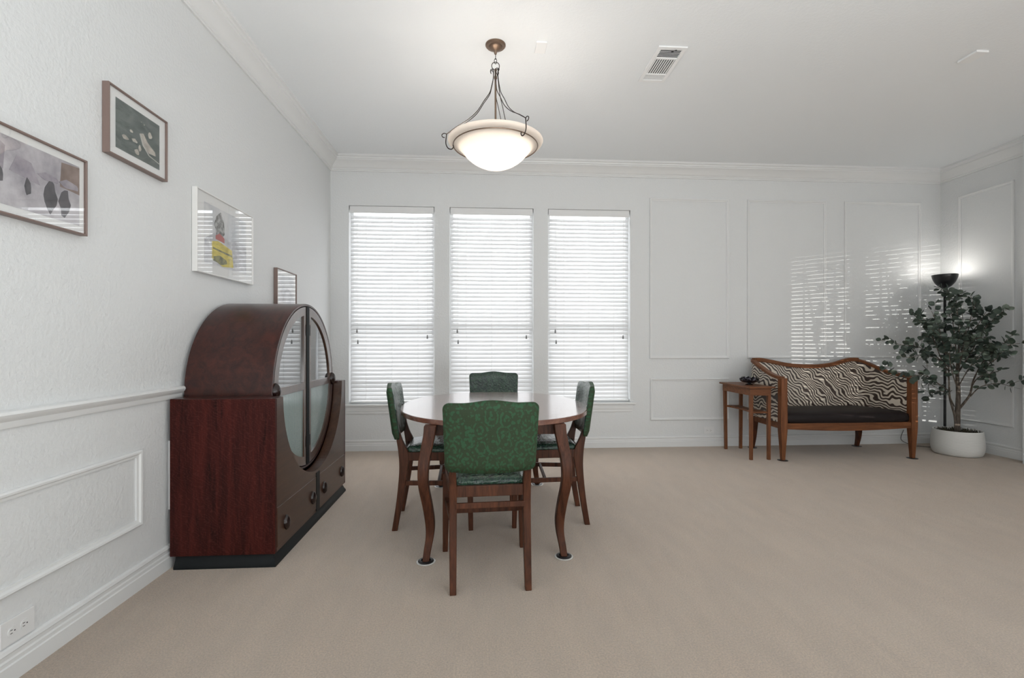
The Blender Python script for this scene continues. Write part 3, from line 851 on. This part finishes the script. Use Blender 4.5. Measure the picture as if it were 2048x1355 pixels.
outlet('white outlet on the window wall behind the right front settee leg', (4.87, YB, .200), 0)

# ------------------------------------------------------------------ ceiling fittings
M_cwhite = mat('white ceiling fitting', (.90, .905, .905), .45)
t = thing('ceiling_vent', 'white rectangular air vent with louvres in the ceiling', 'vent', (1.29, 3.372, H))
hx, hy = .10, .217
fr_ = MB()
for (a, b) in (((-hx, -hy), (hx, -hy + .028)), ((-hx, hy - .028), (hx, hy)), ((-hx, -hy + .028), (-hx + .026, hy - .028)), ((hx - .026, -hy + .028), (hx, hy - .028)), ((-hx + .026, -.092), (hx - .026, -.076)), ((-hx + .026, .108), (hx - .026, .122))):
    fr_.box((a[0], a[1], -.010), (b[0], b[1], -.001))
fr_.build('frame', M_cwhite, t, smooth=0, bevel=.001)
MB().box((-hx + .02, -hy + .02, -.003), (hx - .02, hy - .02, -.001)).build('backing', M_dark, t, smooth=0)
lv = MB()
for i in range(9): x = -.066 + .0165*i; lv.box((x - .0042, -.076, -.0065), (x + .0042, .108, -.004))
for i in range(6): y = -.180 + .0165*i; lv.box((-.074, y, -.0065), (.074, y + .003, -.0045))
for i in range(7): y = .124 + .0095*i; lv.box((-.074, y, -.0065), (.074, y + .0045, -.0045))
lv.build('louvre', M_cwhite, t, smooth=0)
MB().beam((.0, -.178, -.018), (.030, -.200, -.018), .004, .004).build('lever', M_dark, t, smooth=0)
tag(MB().box((-.036, -.06, -.012), (.036, .06, 0)).build('ceiling_plate', M_cwhite, smooth=0, bevel=.002, loc=(.399, 3.218, H)), 'small white blank plate in the ceiling beside the pendant', 'ceiling plate', 'blank plates in the ceiling')
tag(MB().box((-.045, -.068, -.014), (.045, .068, 0)).build('ceiling_plate', M_cwhite, smooth=0, bevel=.002, loc=(3.415, 3.133, H)), 'white blank plate in the ceiling at the right, past the vent', 'ceiling plate', 'blank plates in the ceiling')

# ------------------------------------------------------------------ settee
SX, SY = 2.98, 4.58        # front left foot
t = thing('settee', 'wooden settee with zebra print back and arms and dark leather seat', 'settee', (SX, SY, 0))
xr, yb_ = 1.36, .50
# front legs are the arm posts
for x, sg in ((.0, 1), (xr, -1)):
    MB().bar(spline([(x, 0, .004, .017, .017), (x, 0, .15, .024, .024), (x, 0, .30, .033, .030), (x, 0, .42, .034, .030), (x, 0, .70, .032, .030), (x, 0, .815, .032, .030)], 4)).build('leg', M_honey, t, bevel=.003)
for x0, x1 in ((.02, .03), (xr - .13, xr - .11)):
    MB().bar(spline([(x1, yb_ + .085, .004, .016, .018), (x1, yb_ + .060, .12, .020, .024), (x0, yb_ + .030, .24, .024, .028), (x0, yb_ + .012, .36, .026, .028)], 5)).build('leg', M_chair, t, bevel=.003)
# seat rails: front rail dips at the middle
fr_ = MB(); rs = []
for i in range(17):
    q = i/16; x = .03 + q*(xr - .06); z0 = .310 - .022*math.sin(PI*q)**1.0 + (.0 if .12 < q < .88 else .0)
    rs.append([(x, -.022, z0), (x, .012, z0), (x, .012, .368), (x, -.022, .368)])
fr_.rings(rs); fr_.box((.015, .45, .31), (xr - .12, .50, .37))
fr_.beam((0, .02, .34), (.01, .48, .34), .04, .06); fr_.beam((xr, .02, .34), (xr - .13, .48, .34), .04, .06)
fr_.build('seat_rail', M_honeyx, t, smooth=0, bevel=.003)
# top line: left arm, back crest, right arm   (x, y, z)
topl = [(0, 0, .800), (-.005, .08, .808), (-.012, .20, .838), (-.020, .34, .895), (-.022, .46, .945), (-.010, .50, .957)]
crest = [(-.010, .50, .957), (.08, .515, .957), (.20, .515, .936), (.38, .515, .902), (.56, .515, .886), (.74, .515, .886), (.90, .515, .905), (1.02, .515, .938), (1.10, .515, .957), (1.20, .512, .958)]
topr = [(1.20, .512, .958), (1.235, .46, .940), (1.262, .38, .905), (1.290, .28, .862), (1.315, .18, .834), (1.340, .08, .818), (1.360, 0, .812)]
def railrun(pts, w_, h_):
    P = [Vector(p) for p in spline(pts, 5)]; rs = []
    for i, p in enumerate(P):
        tt = P[min(i+1, len(P)-1)] - P[max(i-1, 0)]; tt.z = 0; tt.normalize(); a = Vector((-tt.y, tt.x, 0)) * w_/2
        rs.append([p - a, p + a, p + a + Vector((0, 0, h_)), p - a + Vector((0, 0, h_))])
    return rs
MB().rings(railrun(topl, .052, .030)).build('arm_rail', M_honeyx, t, smooth=0, bevel=.005)
MB().rings(railrun(crest, .046, .042)).build('top_rail', M_honeyx, t, smooth=30, bevel=.005)
MB().rings(railrun(topr, .052, .030)).build('arm_rail', M_honeyx, t, smooth=0, bevel=.005)
def padrun(pts, th, zlow, outm):
    P = [Vector(p) for p in spline(pts, 5)]; m_ = MB(); n = len(P); rows = 8
    def col(p, a, sgn):
        out = []
        for j in range(rows + 1):
            g = j/rows; z = zlow + (p.z + .004 - zlow)*g
            bulge = th * (.55 + .45*math.sin(PI*g)**.6)
            out.append((p.x + a.x*bulge*sgn, p.y + a.y*bulge*sgn, z))
        return out
    rs = []
    for i, p in enumerate(P):
        tt = P[min(i+1, n-1)] - P[max(i-1, 0)]; tt.z = 0; tt.normalize(); a = Vector((-tt.y, tt.x, 0))
        rs.append(col(p, a, 1) + col(p, a, -1)[::-1])
    return m_.rings(rs)
padrun(topl, .020, .372, None).build('arm_panel', M_zebra, t, smooth=50)
padrun(crest, .024, .372, None).build('backrest', M_zebra, t, smooth=50)
padrun(topr, .020, .372, None).build('arm_panel', M_zebra, t, smooth=50)
# seat cushion
rs = []
for z, ins in ((.368, .004), (.385, -.004), (.42, -.006), (.448, .0), (.466, .022), (.476, .06), (.484, .12)):
    i2 = ins
    pts = []; A = [(.036 + i2, -.012 + i2), (xr - .036 - i2, -.012 + i2), (xr - .155 - i2, .475 - i2*.6), (.024 + i2, .475 - i2*.6)]
    for q in range(4):
        a = Vector(A[q]); b = Vector(A[(q+1) % 4])
        for w_ in range(10):
            g = .03 + .94*w_/9; p = a.lerp(b, g); pts.append((p.x, p.y - (.014*math.sin(PI*g) if q == 0 else 0), z))
    rs.append(pts)
MB().rings(rs).build('seat_cushion', M_leather, t, smooth=60)
# nail line along the inner crest
for p in spline(crest, 9)[::2]:
    MB().box((p[0] - .003, p[1] - .0265, p[2] - .010), (p[0] + .003, p[1] - .022, p[2] - .004)).build('nail_head', M_bronze, t, smooth=0)
lbs = ['flat dark coaster under the front left settee leg', 'flat dark coaster under the front right settee leg', 'flat dark coaster under the rear left settee leg', 'flat dark coaster under the rear right settee leg']
for (x, y), lb in zip(((0, 0), (xr, 0), (.03, yb_ + .085), (xr - .11, yb_ + .085)), lbs):
    tag(MB().lathe([(.048, 0), (.050, .002), (.046, .0045), (.02, .005)], 32, (0, 0, 0)).build('furniture_coaster', M_coaster, loc=(SX + x, SY + y, -.001)), lb, 'coaster', 'coasters under the settee legs')

# ------------------------------------------------------------------ side table with flower bowl
QX, QY, QZ = 2.66, 4.60, .73
t = thing('side_table', 'narrow honey brown side table left of the settee', 'side table', (QX, QY, 0))
tp = MB().box((-.025, -.025, QZ - .016), (.245, .575, QZ)); tp.build('tabletop', M_honeyx, t, smooth=0, bevel=.003)
ap = MB().box((0, 0, QZ - .090), (.215, .55, QZ - .016)); ap.build('apron', M_honeyx, t, smooth=0, bevel=.002)
for x, y, lx, ly in ((.017, .017, .0, .0), (.199, .017, .0, .0), (.017, .530, .0, -.02), (.199, .530, -.004, .0)):
    MB().bar([(x + lx, y + ly, 0, .014, .014), (x, y, QZ - .090, .016, .016)]).build('leg', M_honey, t, smooth=0, bevel=.002)
sh = MB(); pts = []
for i in range(13): q = i/12; pts.append((.028 + .03*math.sin(PI*q), .012 + q*.520))
for i in range(13): q = i/12; pts.append((.188 - .03*math.sin(PI*q), .532 - q*.520))
sh.prism(pts, lambda u, v, d: (u, v, d), .462, .480); sh.build('shelf', M_honeyx, t, smooth=30, bevel=.002)
t = thing('flower_bowl', 'small dark metallic lotus shaped bowl on the side table', 'bowl', (QX + .115, QY + .22, QZ))
MB().lathe([(.040, 0), (.044, .003), (.038, .008), (.020, .012), (.016, .020), (.024, .026)], 32).build('foot', M_chrome, t)
pt = MB()
for layer, (nP, r0, r1, z0, z1, wd) in enumerate(((9, .022, .094, .020, .062, .034), (8, .016, .072, .024, .076, .028))):
    for i in range(nP):
        a = 2*PI*(i + .5*layer)/nP; ca, sa = math.cos(a), math.sin(a); rs = []
        for j in range(7):
            q = j/6; r = r0 + (r1 - r0)*math.sin(q*PI/2); z = z0 + (z1 - z0)*q**2.0
            hw = wd * math.sin(PI*(.16 + .84*q))**.7 + .001
            row = []
            for s_ in (-1, -.5, 0, .5, 1):
                cup = .010*(s_*s_)*q
                row.append(((r - cup)*ca - s_*hw*sa, (r - cup)*sa + s_*hw*ca, z + cup*.8))
            rs.append(row)
        rows = [[*r_, *[(x, y, z + .0025) for x, y, z in r_[::-1]]] for r_ in rs]
        pt.rings(rows)
pt.build('petals', M_gunmetal, t, smooth=50)

# ------------------------------------------------------------------ torchiere
LX, LY = 5.12, 5.00
t = thing('floor_lamp', 'black torchiere floor lamp lit in the corner behind the tree', 'floor lamp', (LX, LY, 0))
MB().lathe([(.118, 0), (.120, .008), (.114, .018), (.05, .026), (.020, .034), (.014, .05)], 40).build('base', M_black, t)
MB().lathe([(.0125, .03), (.0125, 1.74), (.016, 1.745), (.016, 1.775)], 16).build('pole', M_black, t)
bp = [(.012, 1.765), (.030, 1.772), (.060, 1.795), (.090, 1.835), (.108, 1.880), (.116, 1.915)]
pr = spline(bp, 4)
MB().lathe(pr + [(r - .004, z + .003) for r, z in pr[::-1] if r > .014], 48, caps=False).build('lamp_shade', M_black, t, smooth=60)
MB().lathe([(.004, 1.80), (.020, 1.82), (.030, 1.85), (.028, 1.875), (.010, 1.89)], 20).build('bulb', M_white, t)
ld = bpy.data.lights.new('torchiere_bulb', 'POINT'); ld.energy = 2.3; ld.color = (1, .96, .90); ld.shadow_soft_size = .07
lo = bpy.data.objects.new('torchiere_bulb', ld); COL.objects.link(lo); lo.parent = t; lo.location = (0, 0, 1.925)
cd = MB().tube(spline([(LX - .13, LY + .02, .006), (LX - .20, LY + .08, .006), (LX - .26, LY + .13, .010), (LX - .29, YB - .03, .05), (4.87, YB - .02, .16)], 6), .003, 6)
tag(cd.build('power_cord', M_black if False else M_dark, smooth=60), 'thin lamp cord on the floor by the wall, left of the white pot', 'cord')

# ------------------------------------------------------------------ potted tree
GX, GY = 4.97, 4.72
t = thing('potted_tree', 'artificial eucalyptus tree in a round white ceramic pot', 'potted plant', (GX, GY, 0))
MB().lathe(spline([(.165, 0), (.190, .008), (.208, .04), (.216, .09), (.214, .15), (.208, .21), (.204, .245), (.203, .255), (.196, .258), (.190, .250), (.188, .20)], 4), 64).build('pot', M_pot, t, smooth=60)
so = MB(); rs = []
for r, z in ((.188, .232), (.14, .238), (.09, .243), (.04, .247), (.004, .249)):
    rs.append([((r)*math.cos(2*PI*i/40), r*math.sin(2*PI*i/40), z + R.uniform(-.004, .004)) for i in range(40)])
so.rings(rs, False, True)
for i in range(260):
    a = R.uniform(0, 2*PI); r = .182*math.sqrt(R.random()); x, y = r*math.cos(a), r*math.sin(a); h_ = R.uniform(.008, .028)
    so.tube([(x, y, .236), (x + R.uniform(-.012, .012), y + R.uniform(-.012, .012), .242 + h_)], [.004, .0015], 4)
so.build('moss', M_soil, t, smooth=50)
# branch skeleton; (u, v, z): u to the viewer's right, v towards the viewer, z up
th_ = math.atan(61/960.)
RX, RY = math.cos(th_), -math.sin(th_)
VX, VY = -math.sin(th_), -math.cos(th_)
def tp_(u, v, z):
    k_ = (5.03 - v) / 5.03; u = (4.66 + u)*k_ - 4.66; z = 1.16 + (z - 1.16)*k_
    return (u*RX + v*VX, u*RY + v*VY, z)
wood_m = MB(); leaf = MB()
def leaf_at(p, d, size, spin):
    q_ = Vector(p)
    if q_.x > XR - GX - .07 or (q_.x > 5.20 - GX - .06 and q_.y < 4.36 - GY): return
    d = Vector(d).normalized(); side = d.cross(Vector((R.uniform(-1,1), R.uniform(-1,1), R.uniform(.2, 1)))).normalized()
    nrm = side.cross(d).normalized(); p = Vector(p)
    pts = []; n = 12
    # short stalk then rounded blade, folded a little along the midrib
    wd = size*R.uniform(.40, .5); st = p + d*size*.12
    mid = [st + d*size*(k/6) for k in range(7)]
    prof = [.0, .62, .92, 1.0, .88, .58, .0]
    fold = R.uniform(.05, .3); curl = R.uniform(-.15, .25)
    Lr = [mid[k] + side*wd*prof[k] + nrm*wd*prof[k]*fold + nrm*size*curl*(k/6)**2 for k in range(1, 6)]
    Rr = [mid[k] - side*wd*prof[k] + nrm*wd*prof[k]*fold + nrm*size*curl*(k/6)**2 for k in range(1, 6)]
    Mi = [mid[k] + nrm*size*curl*(k/6)**2 for k in range(7)]
    vs = Mi + Lr + Rr; fs = [(0, 1, 7), (0, 12, 1), (5, 6, 11), (6, 5, 16)]
    for k in range(4):
        fs += [(1 + k, 2 + k, 8 + k, 7 + k), (2 + k, 1 + k, 12 + k, 13 + k)]
    leaf.add(vs, fs)
def branch(pts, r0, r1, leaves=True, start=.25, step=.046, size=.062):
    P = spline([tp_(*p) for p in pts], 6); n = len(P)
    wood_m.tube(P, [r0 + (r1 - r0)*i/(n-1) for i in range(n)], 6)
    if not leaves: return P
    V = [Vector(p) for p in P]; acc = 0; tot = sum((V[i+1] - V[i]).length for i in range(n-1)); run = 0; flip = 0
    for i in range(n - 1):
        seg = (V[i+1] - V[i]); l = seg.length; run += l; acc += l
        while acc > step and run > tot*start:
            acc -= step; flip += 1
            dr = seg.normalized(); s_ = dr.cross(Vector((R.uniform(-1,1), R.uniform(-1,1), R.uniform(-1,1)))).normalized()
            for sg in (-1, 1):
                if R.random() < .12: continue
                leaf_at(V[i] + seg*R.random(), dr*.55 + s_*sg + Vector((0, 0, R.uniform(-.35, .3))), size*R.uniform(.75, 1.15), 0)
        if acc > step: acc = 0
    leaf_at(V[-1], V[-1] - V[-2], size, 0)
    return P
def twigs(P, n, ln, r=.0018):
    """short leafy side shoots"""
    for i in range(n):
        k = int(len(P)*(.35 + .6*(i + R.random()*.6)/n)); k = min(k, len(P) - 2)
        a = Vector(P[k]); d = (Vector(P[k+1]) - a).normalized()
        s_ = Vector((R.uniform(-1, 1), R.uniform(-1, 1), R.uniform(-.2, 1.0))).normalized()
        d2 = (d*.6 + s_).normalized(); b = a + d2*ln*.5*R.uniform(.8, 1.2) + Vector((0, 0, .012)); c = b + (d2 + Vector((0, 0, -.2))).normalized()*ln*.5
        lim = 5.14 - GX
        if c.x > lim: continue
        Q = spline([tuple(a), tuple(b), tuple(c)], 4); wood_m.tube(Q, [r]*len(Q), 5)
        V = [Vector(p) for p in Q]
        for j in range(2, len(V)):
            dr = (V[j] - V[j-1]).normalized(); s3 = dr.cross(Vector((R.uniform(-1,1), R.uniform(-1,1), R.uniform(-1,1)))).normalized()
            for sg in (-1, 1):
                if R.random() < .35: continue
                leaf_at(V[j], dr*.6 + s3*sg, .058*R.uniform(.75, 1.15), 0)
# trunks
wood_m.tube(spline([tp_(.0, 0, .235), tp_(.005, 0, .45), tp_(.012, 0, .65), tp_(.0, .01, .85), tp_(.015, 0, 1.02)], 6), [.026 - .0006*i for i in range(25)], 8)
wood_m.tube(spline([tp_(-.012, .01, .235), tp_(-.025, .02, .40), tp_(-.075, .03, .58), tp_(-.085, .03, .75), tp_(-.09, .02, .92)], 6), [.013 - .0003*i for i in range(25)], 7)
wood_m.tube(spline([tp_(.012, 0, .47), tp_(.075, .04, .54), tp_(.135, .08, .63), tp_(.165, .10, .76), tp_(.22, .14, .88)], 6), [.013 - .0003*i for i in range(25)], 7)
B = [
 [(-.085, .03, .66), (-.20, .12, .74), (-.36, .22, .83), (-.52, .28, .80), (-.63, .30, .84)],
 [(-.08, .02, .90), (-.22, .02, 1.02), (-.40, .03, 1.12), (-.55, .05, 1.14), (-.66, .05, 1.16)],
 [(-.08, .02, .86), (-.20, .05, .99), (-.36, .08, 1.04), (-.50, .08, 1.01), (-.60, .08, 1.04)],
 [(-.03, .03, .50), (-.10, .08, .63), (-.20, .12, .66), (-.31, .14, .60)],
 [(-.09, .02, .80), (-.20, .06, 1.08), (-.30, .05, 1.32), (-.38, .04, 1.47)],
 [(-.09, .02, .92), (-.14, .02, 1.15), (-.20, .0, 1.35), (-.27, .0, 1.50)],
 [(0, 0, .98), (-.03, 0, 1.25), (-.06, 0, 1.50), (-.10, 0, 1.72)],
 [(0, 0, .98), (.02, .02, 1.25), (.0, .03, 1.48), (-.02, .03, 1.66)],
 [(.01, 0, .90), (.09, .04, 1.18), (.14, .06, 1.42), (.20, .08, 1.60)],
 [(.01, 0, 1.0), (.12, .08, 1.22), (.22, .12, 1.36), (.31, .16, 1.50)],
 [(.01, 0, .85), (.14, .10, 1.05), (.24, .18, 1.25), (.33, .26, 1.36), (.40, .32, 1.40)],
 [(.165, .10, .76), (.26, .20, .95), (.42, .30, 1.10), (.55, .38, 1.14), (.66, .44, 1.16)],
 [(.20, .12, .84), (.30, .22, .92), (.42, .32, 1.00), (.54, .38, 1.04)],
 [(.135, .08, .60), (.24, .18, .70), (.42, .30, .74), (.58, .40, .70)],
 [(.16, .10, .72), (.22, .18, .80), (.34, .26, .84), (.46, .30, .88)],
 [(.02, .02, .72), (.10, .12, .86), (.18, .2, .97), (.26, .25, 1.02)],
 [(0, .01, .70), (-.05, .12, .85), (-.08, .18, 1.02), (-.05, .2, 1.18)],
 [(0, .01, .80), (.04, .14, 1.0), (.07, .2, 1.16), (.10, .22, 1.32)],
 [(-.02, 0, .90), (-.12, .10, 1.10), (-.18, .14, 1.22), (-.26, .16, 1.30)],
 [(.0, 0, .90), (.03, -.10, 1.15), (.06, -.16, 1.35), (.05, -.18, 1.5)],
 [(.0, 0, .80), (-.10, -.10, 1.0), (-.16, -.16, 1.15), (-.24, -.18, 1.24)],
 [(.0, 0, .85), (.12, .02, 1.02), (.18, .04, 1.12), (.22, .06, 1.24)],
]
for b in B:
    P = branch(b, .006, .0018, start=.38 if b[0][0] < -.02 else .3)
    twigs(P, 3, .17)
wood_m.build('trunk', M_bark, t, smooth=60)
lf = leaf.build('foliage', M_leaf, t, smooth=70, recalc=False)
print('LEAVES', len(leaf.f)//12)
